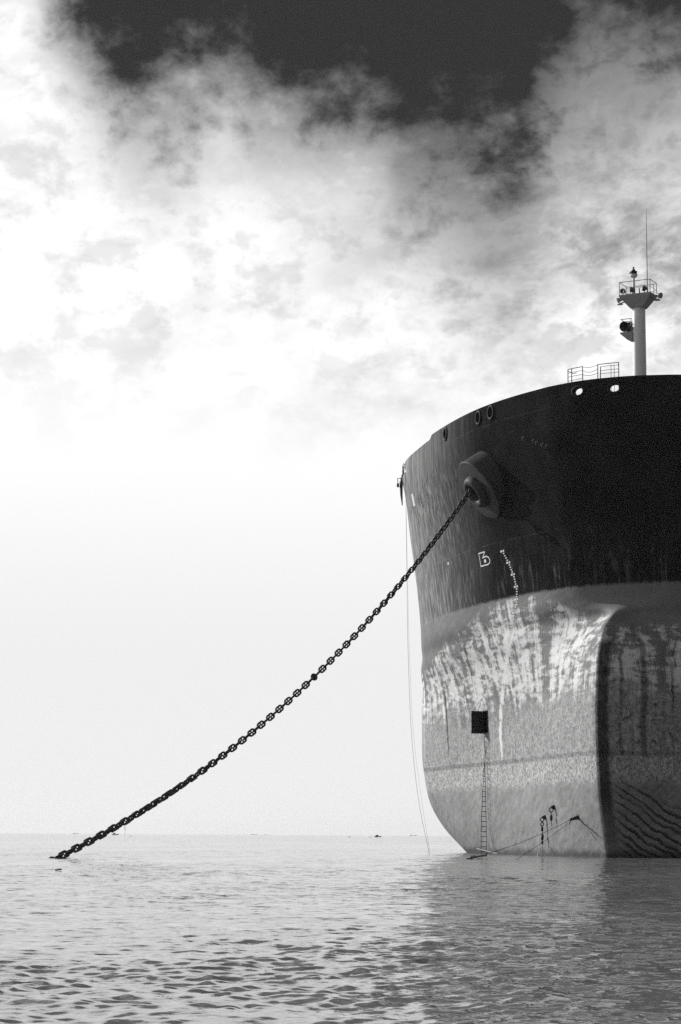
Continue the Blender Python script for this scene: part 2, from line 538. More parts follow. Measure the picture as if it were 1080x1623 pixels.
# ---- hull paint
def hull_paint():
    m, g = new_mat('hull_paint')
    P = g.n('ShaderNodeTexCoord').outputs['Object']
    u, v, z = g.xyz(P)
    av = g.m('ABSOLUTE', v)
    # vertical runs follow the plating: squeeze z
    run1 = g.noise(g.vec(u, v, g.mul(z, 0.05)), 1.6, 4, 0.6)
    run2 = g.noise(g.vec(u, v, g.mul(z, 0.035)), 4.5, 4, 0.6)
    blot = g.noise(P, 0.35, 5, 0.6, 0.3)
    spk = g.noise(P, 4.2, 4, 0.7)
    spk2 = g.noise(P, 11.0, 2, 0.6)
    grit = g.noise(P, 1.4, 5, 0.65)
    # topside: black paint, dusted with pale runs low down
    top = g.add(0.013, g.mul(g.step(blot, 0.3, 0.75), 0.010))
    lowtop = g.step(z, 26.5, 21.0)
    runs = g.mul(g.step(run2, 0.48, 0.70), g.mul(lowtop, g.step(run1, 0.40, 0.6)))
    run3 = g.noise(g.vec(u, v, g.mul(z, 0.05)), 11.0, 3, 0.6)
    flake = g.noise(g.vec(u, v, g.mul(z, 0.3)), 1.1, 6, 0.68, 0.3)
    top = g.add(top, g.mul(runs, g.mul(g.step(run3, 0.35, 0.65), 0.10)))
    top = g.add(top, g.mul(g.mul(g.step(flake, 0.56, 0.66), g.step(z, 24.6, 21.5)), 0.035))
    top = g.mul(top, g.add(0.72, g.mul(flake, 0.56)))
    port_sheen = g.mul(g.step(v, 12.0, 29.0), g.add(0.5, g.mul(g.step(run2, 0.42, 0.7), 0.9)))  # pale sheen of grazing light along the port side, put into the albedo
    top = g.add(top, g.mul(port_sheen, 0.28))
    # scuffs and rubbed places on the shoulder
    sc = g.noise(g.vec(g.mul(u, 1.0), g.mul(v, 1.0), g.mul(z, 0.35)), 2.6, 5, 0.7, 0.4)
    scz = g.mul(g.mul(g.step(z, 27.5, 29.5), g.step(z, 33.0, 31.5)), g.mul(g.step(v, 20.0, 22.0), g.step(v, 28.0, 26.0)))
    top = g.mul(top, g.sub(1.0, g.mul(g.mul(g.step(sc, 0.52, 0.6), scz), 0.6)))
    lines = g.m('MAXIMUM', g.band(z, 24.8, 0.03, 0.05), g.band(z, 33.86, 0.03, 0.05))
    top = g.add(top, g.mul(g.mul(lines, g.step(flake, 0.4, 0.6)), g.mul(g.step(v, 0.0, 12.0), 0.022)))
    # bottom paint: grey, white undercoat showing through, ribbed by painted-in water glitter
    grey = g.add(0.155, g.mul(g.sub(blot, 0.5), 0.08))
    grey = g.mul(grey, g.add(0.62, g.mul(g.add(run2, run3), 0.38)))
    glitter_ribs = g.noise(g.vec(g.mul(u, 0.55), g.mul(v, 0.55), g.mul(z, 2.3)), 1.0, 3, 0.55, 0.5)
    colm = g.noise(g.vec(u, v, g.mul(z, 0.10)), 0.75, 3, 0.55)
    ztop = g.curve(v, [(-12, 19), (-3, 17.4), (0.3, 18.0), (3.5, 18.6), (6, 19.6), (8, 20.35), (12, 20.4), (16, 19.9), (20, 18.9), (27, 17.3), (36, 16.0)],
                   -12, 36, 14, 22)
    dtop = g.sub(ztop, z)
    wear_glitter = g.add(g.m('MINIMUM', g.mul(dtop, 0.07), 0.17), g.add(g.mul(g.sub(glitter_ribs, 0.5), 1.25), g.mul(g.sub(colm, 0.5), 1.6)))
    wear_glitter = g.add(wear_glitter, g.mul(g.sub(grit, 0.5), 0.25))
    wear_glitter = g.add(wear_glitter, g.add(g.mul(g.sub(run3, 0.5), 0.75), g.mul(g.sub(flake, 0.5), 0.55)))
    wear_glitter = g.add(wear_glitter, g.add(g.mul(g.sub(spk, 0.5), 0.40), g.mul(g.sub(spk2, 0.5), 0.3)))
    white = g.mul(g.step(wear_glitter, -0.06, 0.36), g.step(dtop, 0.0, 0.6))
    edge_in = g.step(g.add(z, g.add(g.mul(g.sub(grit, 0.5), 3.0), g.mul(g.sub(blot, 0.5), 5.0))), 10.4, 13.0)
    white = g.mul(white, edge_in)
    frm = g.m('ABSOLUTE', g.m('SINE', g.mul(g.add(g.add(u, av), g.mul(g.sub(grit, 0.5), 0.5)), pi / 3.9)))
    frm = g.mul(g.step(frm, 0.10, 0.02), g.step(run1, 0.42, 0.6))
    white = g.mul(white, g.sub(1.0, g.mul(frm, 0.75)))
    body = g.mix(white, grey, g.add(0.60, g.add(g.mul(g.sub(spk, 0.5), 0.14), g.mul(g.sub(run3, 0.5), 0.16))))
    # scoured belt with fouling
    belt = g.add(0.24, g.add(g.mul(g.sub(spk, 0.5), 0.75), g.mul(g.sub(grit, 0.5), 0.34)))
    belt = g.m('MAXIMUM', belt, 0.06)
    belt = g.add(belt, g.mul(g.step(spk2, 0.58, 0.64), 0.22))
    drip = g.mul(g.step(run3, 0.56, 0.70), g.step(run1, 0.45, 0.6))
    belt = g.mul(belt, g.sub(1.0, g.mul(drip, 0.45)))
    belt = g.add(belt, g.mul(g.mul(g.step(run2, 0.58, 0.70), g.step(flake, 0.45, 0.6)), 0.22))
    isbelt = g.sub(1.0, edge_in)
    body = g.mix(isbelt, body, belt)
    pale = g.mul(g.step(z, 5.2, 6.0), g.step(z, 8.0, 7.3))
    belt = g.mul(belt, g.add(0.55, g.mul(g.add(flake, blot), 0.45)))
    body = g.add(body, g.mul(pale, g.mul(g.step(spk, 0.42, 0.62), 0.09)))
    dash = g.mul(g.band(g.add(z, g.mul(g.sub(grit, 0.5), 0.3)), 7.5, 0.10, 0.16), g.step(spk, 0.46, 0.60))
    body = g.mul(body, g.sub(1.0, g.mul(dash, 0.85)))
    # smooth below
    diag = g.noise(g.vec(g.add(g.mul(v, 1.0), g.mul(z, 0.7)), g.mul(u, 0.4), g.mul(z, 0.5)), 2.2, 5, 0.65)
    diag2 = g.noise(g.vec(g.add(g.mul(v, 1.0), g.mul(z, 0.8)), g.mul(u, 0.5), g.mul(z, 0.25)), 9.0, 4, 0.7)
    smoothb = g.add(0.205, g.add(g.mul(g.sub(diag, 0.5), 0.26), g.add(g.mul(g.sub(blot, 0.5), 0.16), g.mul(g.sub(diag2, 0.5), 0.22))))
    zz = g.add(z, g.mul(g.sub(grit, 0.5), 0.9))
    body = g.mix(g.step(zz, 5.7, 5.0), body, smoothb)
    # the white run of paint below the draught marks
    vs = g.curve(z, [(4, 15.0), (7.65, 15.04), (10.55, 15.24), (13, 14.42), (15.4, 13.08), (17.55, 11.54), (18.75, 10.8), (20.5, 10.4), (22, 10.4)], 4, 22, 8, 18)
    wob = g.mul(g.sub(g.noise(g.vec(0, 0, z), 1.2, 3, 0.6), 0.5), 0.7)
    wid = g.step(z, 7.2, 11.5, 0.05, 0.22)
    stripe = g.mul(g.band(g.add(v, wob), vs, wid, 0.12), g.mul(g.step(z, 7.4, 8.4), g.step(z, 18.4, 17.2)))
    body = g.mix(g.mul(stripe, g.step(grit, 0.3, 0.5)), body, 0.62)
    # rust-dark seams
    seam = g.mul(g.band(g.add(v, g.mul(g.sub(grit, 0.5), 0.35)), 24.95, 0.07, 0.12), g.mul(g.step(z, 8.2, 9.2), g.step(z, 15.5, 13.5)))
    seam2 = g.mul(g.band(g.add(v, g.mul(g.sub(grit, 0.5), 0.5)), 19.3, 0.06, 0.14), g.mul(g.step(z, 13.5, 15.0), g.step(z, 18.0, 17.0)))
    patch = g.mul(g.mul(g.step(v, 21.2, 21.5), g.step(v, 22.6, 22.3)), g.mul(g.step(z, 10.5, 11.0), g.step(z, 12.6, 12.2)))
    seam = g.m('MAXIMUM', seam, g.m('MAXIMUM', g.mul(seam2, 0.7), g.mul(patch, g.mul(g.step(run2, 0.42, 0.55), 0.6))))
    body = g.mul(body, g.sub(1.0, g.mul(seam, 0.75)))
    # painted shade in a dark band down the fore edge of the bulb, and worn streaks on its far side
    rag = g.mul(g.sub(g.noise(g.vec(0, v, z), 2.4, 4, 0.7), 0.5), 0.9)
    nose_shade = g.mul(g.mul(g.step(g.add(v, g.mul(rag, 0.25)), -0.02, -0.12), g.step(g.add(v, g.mul(rag, 0.5)), -0.85, -0.55)), g.step(z, 16.4, 15.2))
    nose_fade = g.step(z, 0.5, 5.0, 0.35, 1.0)
    body = g.mul(body, g.sub(1.0, g.mul(g.mul(nose_shade, nose_fade), 0.82)))
    sb = g.step(v, -0.6, -0.9)
    q1 = g.add(v, g.mul(g.sub(g.noise(g.vec(3, 0, z), 0.5, 4, 0.65), 0.5), 0.8))
    arc = g.add(q1, g.mul(g.step(z, 14.5, 17.6), -1.3))
    ln = g.m('MAXIMUM', g.mul(g.band(q1, -1.35, 0.03, 0.14), g.step(grit, 0.36, 0.55)), g.m('MAXIMUM', g.band(arc, -2.6, g.add(0.02, g.mul(grit, 0.14)), 0.16), g.mul(g.band(q1, -4.15, 0.02, 0.12), g.step(flake, 0.42, 0.56))))
    cold = g.noise(g.vec(g.mul(v, 1.0), 0, g.mul(z, 0.11)), 1.5, 5, 0.65)
    ln = g.m('MAXIMUM', ln, g.mul(g.step(cold, 0.58, 0.68), 0.45))
    ln = g.mul(ln, g.mul(g.step(g.add(z, g.mul(g.sub(flake, 0.5), 4.0)), 17.2, 16.0), g.step(g.add(z, g.mul(g.sub(flake, 0.5), 3.0)), 6.6, 8.4)))
    lump = g.mul(g.step(g.noise(g.vec(g.mul(v, 1.0), g.mul(u, 0.5), g.mul(z, 0.8)), 2.3, 4, 0.6), 0.60, 0.66), g.mul(g.step(z, 13.5, 12.0), g.step(z, 7.2, 8.4)))
    body = g.mul(body, g.sub(1.0, g.mul(g.mul(sb, g.clamp(g.add(g.mul(ln, 0.7), g.mul(lump, 0.75)))), 0.85)))
    # sweeping dents low on the far side, their shade darkened into the colour
    qq = g.add(z, g.mul(g.m('POWER', av, 0.72), 1.55))
    qq = g.add(qq, g.mul(g.sub(g.noise(P, 0.4, 4, 0.62), 0.5), 1.5))
    dents = g.add(g.mul(g.m('SINE', g.mul(qq, 2 * pi / 0.66)), 0.8), g.mul(g.m('SINE', g.mul(qq, 2 * pi / 0.41)), 0.35))
    smask = g.mul(g.mul(g.step(v, -0.35, -1.4), g.step(z, 6.2, 4.4)), g.step(g.add(qq, 0.0), 8.6, 7.4))
    dent_shade = g.mul(g.step(g.add(dents, g.mul(g.sub(g.add(flake, blot), 1.0), 1.5)), 0.1, 0.8), g.mul(smask, g.step(grit, 0.30, 0.46)))
    body = g.mul(body, g.sub(1.0, g.mul(dent_shade, 0.82)))
    # wet, weedy edge at the water
    wet = g.step(g.add(z, g.mul(g.sub(grit, 0.5), 0.9)), 0.75, 0.15)
    body = g.mul(body, g.sub(1.0, g.mul(wet, 0.6)))
    zb = g.add(z, g.mul(g.sub(g.noise(g.vec(u, v, 0), 0.8, 3, 0.6), 0.5), 0.35))
    zb = g.add(zb, g.mul(g.sub(run3, 0.5), 0.5))
    is_top = g.step(zb, 20.12, 20.44)
    colr = g.mix(is_top, body, top)
    rough = g.mix(is_top, 0.75, 0.6)
    spec = g.mix(is_top, 0.15, 0.0)
    # plating pulled in between frames, fouling grit
    ux = g.mul(g.add(u, av), 0.62)
    pan = g.mul(g.m('SINE', g.mul(ux, 2 * pi / 2.4)), g.m('SINE', g.mul(z, 2 * pi / 0.86)))
    dish = g.noise(g.vec(g.mul(u, 0.5), g.mul(v, 0.5), g.mul(z, 0.9)), 0.7, 3, 0.5)
    hgt = g.add(g.mul(g.mul(pan, g.mix(is_top, 1.0, 0.12)), 0.008), g.mul(dish, g.mix(is_top, 0.08, 0.035)))
    hgt = g.add(hgt, g.mul(g.mul(g.sub(1.0, is_top), spk), 0.03))
    hgt = g.add(hgt, g.mul(g.mul(dents, smask), -0.05))
    nrm = g.bump(hgt, 0.8, 1.0)
    g.surface(colr, rough, spec, nrm)
    return m


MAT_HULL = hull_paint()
MAT_BLACK = plain('black_steel', 0.014, 0.55, 0.3, 0.3, 2.0)
MAT_DARK = plain('dark_steel', 0.03, 0.55, 0.35, 0.3, 3.0)
MAT_CHOCK = plain('chock_paint', 0.02, 0.6, 0.1, 0.35, 2.0)
MAT_TOP = plain('topside_paint', 0.035, 0.48, 0.35, 0.35, 0.8)
MAT_GREY = plain('grey_paint', 0.26, 0.55, 0.4, 0.15, 1.5)
MAT_MAST = plain('mast_paint', 0.62, 0.5, 0.4, 0.10, 1.2)
MAT_WHITE = plain('white_marking_paint', 0.52, 0.6, 0.3, 0.2, 4.0)
MAT_ROPE = plain('rope_fibre', 0.05, 0.9, 0.1, 0.3, 20.0)
MAT_PALE = plain('pale_rope', 0.5, 0.9, 0.1, 0.3, 20.0)
MAT_DECK = plain('deck_paint', 0.10, 0.8, 0.2, 0.3, 0.6)
MAT_CHAIN = plain('chain_steel', 0.032, 0.6, 0.35, 0.5, 6.0, 0.01)
MAT_MUD = plain('muddy_chain_steel', 0.07, 0.85, 0.15, 0.7, 7.0, 0.03)
MAT_WOOD = plain('weathered_wood', 0.42, 0.85, 0.2, 0.3, 8.0)

# ---- shell plating, with the opening of the side door left out
DOOR_S, DOOR_Z = (20.82, 21.95), (10.08, 11.92)
s_axis = sorted(set(np.round(np.r_[np.linspace(-312, -60, 22), np.arange(-60, -16, 1.0), np.arange(-16, -4, 0.4), np.arange(-4, 4.01, 0.12),
                                   np.arange(4.3, 20, 0.35), np.arange(20, 62, 0.5), np.linspace(62, 312, 24), DOOR_S], 3)))
z_axis = sorted(set(np.round(np.r_[np.arange(-5, 14, 0.4), np.arange(14, 21, 0.2), np.arange(21, 34, 0.45), 34.0, DOOR_Z], 3)))
s_axis, z_axis = np.array(s_axis), np.array(z_axis)
HP = hull_grid(s_axis, z_axis)
def in_door(i, j):
    return (DOOR_S[0] - 1e-4 < s_axis[j] and s_axis[j + 1] < DOOR_S[1] + 1e-4
            and DOOR_Z[0] - 1e-4 < z_axis[i] and z_axis[i + 1] < DOOR_Z[1] + 1e-4)
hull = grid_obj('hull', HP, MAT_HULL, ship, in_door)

# ---- decks: one sheet closing the shell
rim = hull_grid(s_axis, [33.98])[0]
port, stbd = rim[s_axis >= 0], rim[s_axis <= 0][::-1]
n = min(len(port), len(stbd))
tt = np.linspace(0, 1, 70)
pu = np.stack([np.interp(tt * 300, port[:, 0], port[:, k]) for k in range(3)], -1)
pu[0] = port[0]
dv, df = [], []
for k, p in enumerate(pu):
    dv += [(p[0], p[1] - 0.05, 33.98), (p[0], -p[1] + 0.05, 33.98)]
    if k:
        df.append((2 * k - 2, 2 * k - 1, 2 * k + 1, 2 * k))
mesh_obj('deck', dv, df, MAT_DECK, ship)

# ---- bulwark round the bow, with mooring chocks set in it
CHOCKS = [(26.22, 34.72, 0.33, 0.40), (17.75, 34.70, 0.33, 0.42), (14.78, 34.75, 0.33, 0.42), (1.29, 34.66, 0.40, 0.27),
          (-0.47, 34.62, 0.40, 0.27)]
def build_bulwark():
    sb = np.r_[np.arange(-42, -6, 0.25), np.arange(-6, 6, 0.07), np.arange(6, 42.01, 0.1)]
    fr = np.linspace(0, 1, 15)
    def ztop(s):
        a = abs(s)
        return 35.45 - 0.33 * min(max((a - 30.2) / 0.7, 0), 1)
    outer = np.zeros((len(fr), len(sb), 3))
    lev = hull_grid(sb, np.linspace(34.0, 35.45, 15))
    zs = np.linspace(34.0, 35.45, 15)
    for j, s in enumerate(sb):
        for i, f in enumerate(fr):
            zt = 34.0 + (ztop(s) - 34.0) * f
            for k in range(3):
                outer[i, j, k] = np.interp(zt, zs, lev[:, j, k])
    # the end plate is cut back at the foot
    for j, s in enumerate(sb):
        if abs(s) > 40.2:
            zcut = 34.0 + (abs(s) - 40.2) / 1.8 * 0.95
            outer[:, j, 2] = np.maximum(outer[:, j, 2], zcut)
    tx = np.gradient(outer, axis=1)
    nn = np.stack([tx[..., 1], -tx[..., 0], np.zeros(tx.shape[:2])], -1)
    nn /= np.linalg.norm(nn, axis=-1, keepdims=True)        # points outwards or inwards, fixed below
    if nn[0, len(sb) // 2, 0] < 0:
        nn = -nn
    inner = outer + nn * 0.05
    centers = [np.array(on_hull(s, z)[0]) for s, z, a, b in CHOCKS]
    def hole(i, j):
        q = (outer[i, j] + outer[i + 1, j + 1]) / 2
        for (s, z, a, b), c in zip(CHOCKS, centers):
            d = np.hypot(q[0] - c[0], q[1] - c[1])
            if (d / (a + 0.06)) ** 2 + ((q[2] - c[2]) / (b + 0.06)) ** 2 < 1:
                return True
        return False
    r, c = outer.shape[:2]
    vs = np.concatenate([outer.reshape(-1, 3), inner.reshape(-1, 3)])
    fs = []
    o2 = r * c
    for i in range(r - 1):
        for j in range(c - 1):
            if hole(i, j):
                continue
            k = i * c + j
            fs.append((k, k + 1, k + c + 1, k + c))
            fs.append((o2 + k, o2 + k + c, o2 + k + c + 1, o2 + k + 1))
    for j in range(c - 1):
        k = (r - 1) * c + j
        fs.append((k, k + 1, o2 + k + 1, o2 + k))
    for j in (0, c - 1):
        for i in range(r - 1):
            k = i * c + j
            fs.append((k, k + c, o2 + k + c, o2 + k))
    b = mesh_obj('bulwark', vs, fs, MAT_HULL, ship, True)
    for (s, z, a, bb) in CHOCKS:
        p, n, t = on_hull(s, z)
        nh = Vector((n.x, n.y, 0)).normalized()
        M = frame(nh)
        mb = MB()
        prof = []
        for k in range(9):
            an = pi * k / 8
            prof.append((0.10 - 0.10 * cos(an), 0.11 * sin(an)))
        # flanged oval ring with a short throat
        nseg = 28
        vs_, fs_ = [], []
        loop = [(0.0, -0.30)] + [(w, 0.02 + hh) for w, hh in prof] + [(0.2, -0.10), (0.13, -0.10)]
        for j in range(nseg):
            an = 2 * pi * j / nseg
            for w, hh in loop:
                vs_.append(M @ Vector(((a + w) * cos(an), (bb + w) * sin(an), hh)) + p)
        L = len(loop)
        for j in range(nseg):
            k = (j + 1) % nseg
            for i in range(L - 1):
                fs_.append((j * L + i, k * L + i, k * L + i + 1, j * L + i + 1))
        mb.add(vs_, fs_)
        mb.obj('mooring_chock', MAT_CHOCK, b, True)
    return b
build_bulwark()

# ---- hawse bolster with its rounded lip
BOL_N = local(world((0, 0, 0)) + Vector((-0.80, -0.25, -0.55)))
BOL_N.normalize()
BOL_P = local((11.84, 169.25, 29.42))
Mb = frame(BOL_N)
Tb = Matrix.Translation(BOL_P) @ Mb.to_4x4()
mb = MB()
BR, BL = 2.65, 1.0
prof = [(BR, -4.6)] + [(BR, -1.0), (BR, 0.4), (BR, BL - 0.10)] + [(BR - 0.10 * (1 - cos(a)), BL - 0.10 + 0.10 * sin(a)) for a in (0.5, 1.0, 1.57)] + [(1.2, BL), (0.62, BL), (0.55, BL - 0.2), (0.55, BL - 3.5)]
mb.lathe(prof, 64, Tb)
MAT_BOL = plain('scuffed_bolster_paint', 0.045, 0.6, 0.1, 0.6, 1.3)
bol = mb.obj('hawse_bolster', MAT_BOL, ship, True)
bol['label'] = 'thick round anchor bolster the cable runs out of'
mb = MB()
prof = []
for k in range(17):
    an = -0.5 + (pi + 1.0) * k / 16
    prof.append((0.98 + 0.42 * cos(an), BL + 0.02 + 0.60 * sin(an)))
mb.lathe(prof, 48, Tb)
mb.obj('hawse_lip', MAT_BOL, bol, True)
for o in (bol,):
    pass
HAWSE_MOUTH = world(Tb @ Vector((0.0, 0, BL + 0.45)))

# ---- side door: opening with a dark lining, leaf swung out on its after edge
p00, nd_, td_ = on_hull(DOOR_S[0], 10.08)
p10, _, _ = on_hull(DOOR_S[1], 10.08)
p01, _, _ = on_hull(DOOR_S[0], 11.92)
p11, _, _ = on_hull(DOOR_S[1], 11.92)
mid_n = on_hull(21.4, 11)[1]
back = -mid_n * 1.6
q = [p00, p10, p11, p01]
qb = [p + back for p in q]
door = mesh_obj('side_door', q + qb, [(0, 1, 5, 4), (1, 2, 6, 5), (2, 3, 7, 6), (3, 0, 4, 7), (4, 5, 6, 7)], MAT_BLACK, ship)
mb = MB()
hn = Vector((mid_n.x, mid_n.y, 0)).normalized()
ax_ = Vector((-hn.y, hn.x, 0))
hinge = (p10 + p11) / 2
Md = Matrix((hn, ax_, Vector((0, 0, 1)))).transposed()
mb.box(hinge + hn * 0.52, (0.98, 0.05, 1.9), Md)
for zz in (-0.7, 0.0, 0.7):
    mb.box(hinge + hn * 0.52 + Vector((0, 0, zz)), (0.94, 0.12, 0.06), Md)
mb.tube([hinge + hn * 0.06 + Vector((0, 0, -0.9)), hinge + hn * 0.06 + Vector((0, 0, 0.9))], 0.05)
mb.obj('door_leaf', MAT_BLACK, door)
mb = MB()
for e in range(4):
    mb.tube([q[e] + mid_n * 0.01, q[(e + 1) % 4] + mid_n * 0.01], 0.035, 6)
mb.obj('door_frame', MAT_DARK, door)
mb = MB()
top_l = hinge + hn * 0.85 + Vector((0, 0, 0.95))
mb.tube([top_l, on_hull(21.5, 13.0, 0.03)[0]], 0.018, 5)
mb.tube([hinge + hn * 0.4 + Vector((0, 0, 0.95)), on_hull(21.5, 13.0, 0.03)[0]], 0.018, 5)
mb.obj('door_stay', MAT_DARK, door)

# ---- painted marks on the shell
def decal(name, s, z, polys, parent, mat=MAT_WHITE, off=0.012, skew=None):
    """flat shapes (x along the ship towards the bow, y up the shell) laid on the plating"""
    vs, fs = [], []
    for poly in polys:
        k = len(vs)
        for x, y in poly:
            c, n, t = on_hull(s, z)
            p = c - t * x
            q = p + (Vector((0, 0, 1)) - n * n.z).normalized() * y
            # settle onto the curved shell
            best = hull_nearest(q)
            vs.append(best[0] + best[1] * off)
        fs.append(tuple(range(k, len(vs))))
    o = mesh_obj(name, vs, fs, mat, parent)
    return o

from mathutils.bvhtree import BVHTree
me_h = hull.data
HT_BVH = BVHTree.FromPolygons([v.co.copy() for v in me_h.vertices], [tuple(p.vertices) for p in me_h.polygons])
def hull_nearest(p):
    loc, n, i, d = HT_BVH.find_nearest(p)
    if n.x * (loc.x - 40) + n.y * loc.y < 0:
        n = -n
    return loc, n

def strip(pts, w):
    out = []
    for a, b in zip(pts[:-1], pts[1:]):
        d = Vector((b[0] - a[0], b[1] - a[1]))
        L = d.length
        d.normalize()
        e = Vector((-d.y, d.x)) * w / 2
        a_, b_ = Vector(a) - d * w * 0.45, Vector(b) + d * w * 0.45
        k = max(1, int(L / 0.3))
        for i in range(k):
            p, q = a_.lerp(b_, i / k), a_.lerp(b_, (i + 1) / k)
            out.append([tuple(p + e), tuple(p - e), tuple(q - e), tuple(q + e)])
    return out

# bulbous-bow mark: outlined bow profile with a dot (seen about 1 m high)
out = [(-0.95, 0.52), (0.25, 0.52), (-0.28, 0.08), (0.45, 0.14), (0.85, -0.02), (1.0, -0.25), (0.92, -0.45), (0.6, -0.55), (-0.85, -0.55), (-0.95, 0.52)]
decal('bulb_mark', 21.57, 23.85, strip(out, 0.10), ship)
dot = [(0.22 * cos(a) + 0.1, 0.15 * sin(a) - 0.22) for a in np.linspace(0, 2 * pi, 12)[:-1]]
decal('bulb_mark_dot', 21.57, 23.85, [dot], ship)
dot = [(0.22 * cos(a), 0.12 * sin(a)) for a in np.linspace(0, 2 * pi, 10)[:-1]]
decal('paint_spot', 29.66, 24.4, [dot], ship)
decal('white_patch', 38.12, 31.15, [[(-0.55, 0.55), (0.25, 0.55), (0.6, -0.6), (-0.2, -0.6)]], ship)
# draught marks: a row of small dashes with a wider figure every fifth
mk_s = [(24.05, 17.66), (23.05, 16.92), (21.85, 16.36), (20.75, 16.08), (19.7, 16.27), (18.75, 16.64), (17.55, 16.27), (16.6, 16.2)]
mk_z = [a for a, b in mk_s][::-1]
mk_v = [b for a, b in mk_s][::-1]
zz = 24.05
k = 0
while zz > 16.8:
    s_ = float(np.interp(zz, mk_z, mk_v))
    if k % 5 == 0:
        sh = [[(-0.36, 0.08), (-0.06, 0.08), (-0.06, -0.08), (-0.36, -0.08)], [(0.04, 0.08), (0.26, 0.08), (0.26, -0.08), (0.04, -0.08)]]
    else:
        sh = [[(-0.11, 0.05), (0.11, 0.05), (0.11, -0.05), (-0.11, -0.05)]]
    decal('draught_mark', s_, zz, sh, ship)
    zz -= 0.2
    k += 1
# painted-out letters of a name high on the bow flare
MAT_GHOST = plain('painted_out_lettering', 0.05, 0.6, 0.3, 0.9, 3.0)
for k, (ss, z_) in enumerate([(8.83, 32.0), (7.1, 31.6), (6.6, 31.42), (5.67, 31.15), (4.8, 30.98)]):
    decal('faded_letter', ss, z_, strip([(-0.15, -0.12), (-0.15, 0.12), (0.12, 0.12)], 0.05), ship, MAT_GHOST)
# dark scrapes
for ss, z_, L, tl in [(28.73, 25.95, 1.0, 0.25), (29.75, 30.05, 0.7, 0.25), (15.15, 18.85, 0.3, 0.08), (14.5, 18.2, 0.3, 0.1), (27.15, 19.25, 0.55, 0.0)]:
    decal('scrape', ss, z_, strip([(-tl, L / 2), (tl, -L / 2)], 0.07), ship, MAT_BLACK, 0.006)
decal('scrape', 25.57, 25.3, strip([(-0.5, -0.3), (-0.3, 0.0), (0.6, 0.28)], 0.07), ship, MAT_BLACK, 0.006)

# ---- fittings on the deck edge aft of the bulwark
mb = MB()
e0, n0, t0 = on_hull(43.0, 33.9)
for k in range(4):
    p, n, t = on_hull(42.0 + k * 1.2, 33.9)
    b = p - n * 0.05 + Vector((0, 0, 0.1))
    mb.tube([b, b + Vector((0, 0, 1.05))], 0.035, 6)
for hgt in (0.5, 0.8, 1.15):
    mb.tube([on_hull(42.0 + k * 0.6, 33.9)[0] + Vector((0, 0, hgt)) for k in range(7)], 0.022, 5)
mb.obj('deck_edge_railing', MAT_DARK, ship)
mb = MB()
p, n, t = on_hull(43.8, 33.5)
mb.tube([p + n * 0.06 + Vector((0, 0, 0.9)), p + n * 0.16 + Vector((0, 0, 0.2)), p + n * 0.14 + Vector((0, 0, -0.9)), p + n * 0.05 + Vector((0, 0, -2.0))], [0.06, 0.16, 0.12, 0.04], 6)
mb.tube([p + n * 0.1 + Vector((0, 0, 0.55)), p + n * 0.5 + Vector((0, 0, 0.6)), p + n * 0.46 + Vector((0, 0, 0.1))], 0.04, 6)
mb.box(p + n * 0.46 + Vector((0, 0, -0.05)), (0.16, 0.16, 0.34))
mb.tube([p + n * 0.12 + Vector((0, 0, -0.25)), p + n * 0.46 + Vector((0, 0, -0.2))], 0.03, 6)
mb.obj('side_fitting', MAT_DARK, ship)

# ---- bow railing behind the bulwark
rail = bpy.data.objects.new('bow_railing', None)
COL.objects.link(rail)
rail.parent = ship
def inb(v_, back=0.9):
    """point on the bow platform, v_ metres to port, a little inside the bulwark"""
    s = np.linspace(-8, 8, 161)
    r = hull_grid(s, [35.4])[0]
    u_ = float(np.interp(v_, r[:, 1], r[:, 0]))
    return Vector((u_ + back, v_, 0))
def post(v_, z1, r=0.035, back=0.9):
    p = inb(v_, back)
    MB().tube([p + Vector((0, 0, 34.0)), p + Vector((0, 0, z1))], r, 6).obj('post', MAT_DARK, rail)
def bar(v0, v1, z0, z1=None, r=0.026, back=0.9):
    z1 = z0 if z1 is None else z1
    pts = []
    for k in range(7):
        p = inb(v0 + (v1 - v0) * k / 6, back)
        p.z = z0 + (z1 - z0) * k / 6
        pts.append(p)
    MB().tube(pts, r, 6).obj('rail', MAT_DARK, rail)
RV = [3.45, 3.1, 2.1, 0.82, 0.6, -0.85]
for vv, zt in zip(RV, (36.72, 36.72, 36.74, 36.74, 36.55, 36.74)):
    post(vv, zt)
post(-0.25, 36.6, 0.02)
post(-0.5, 36.6, 0.02)
for zt in (36.72, 36.42, 36.12, 35.8):
    bar(3.45, 2.1, zt, zt + 0.02, 0.03 if zt > 36.7 else 0.018)
bar(0.82, -0.85, 36.74, 36.74, 0.03)
for zt in (36.55, 36.25, 36.0):
    bar(0.6, -0.85, zt, zt, 0.018)
for zt, sag in ((36.72, 0.12), (36.42, 0.2), (36.1, 0.12)):
    pts = []
    for k in range(11):
        f = k / 10
        p = inb(2.1 + (0.82 - 2.1) * f)
        p.z = zt - sag * 4 * f * (1 - f)
        pts.append(p)
    MB().tube(pts, 0.018, 5).obj('safety_chain', MAT_DARK, rail)
pts = [inb(3.45), inb(3.45, 1.9), inb(3.1, 1.9)]
for p in pts:
    p.z = 36.6
MB().tube(pts, 0.026, 6).obj('rail', MAT_DARK, rail)

# ---- foremast
MU = 10.05
mast = bpy.data.objects.new('foremast', None)
COL.objects.link(mast)
mast.parent = ship
mast.location = (MU, 0, 0)
mast['label'] = 'pale tubular foremast with a lookout platform and lamps'
MB().lathe([(0.56, 34.0), (0.53, 36.5), (0.475, 42.4), (0.46, 43.4)], 32).obj('mast_tube', MAT_MAST, mast, True)
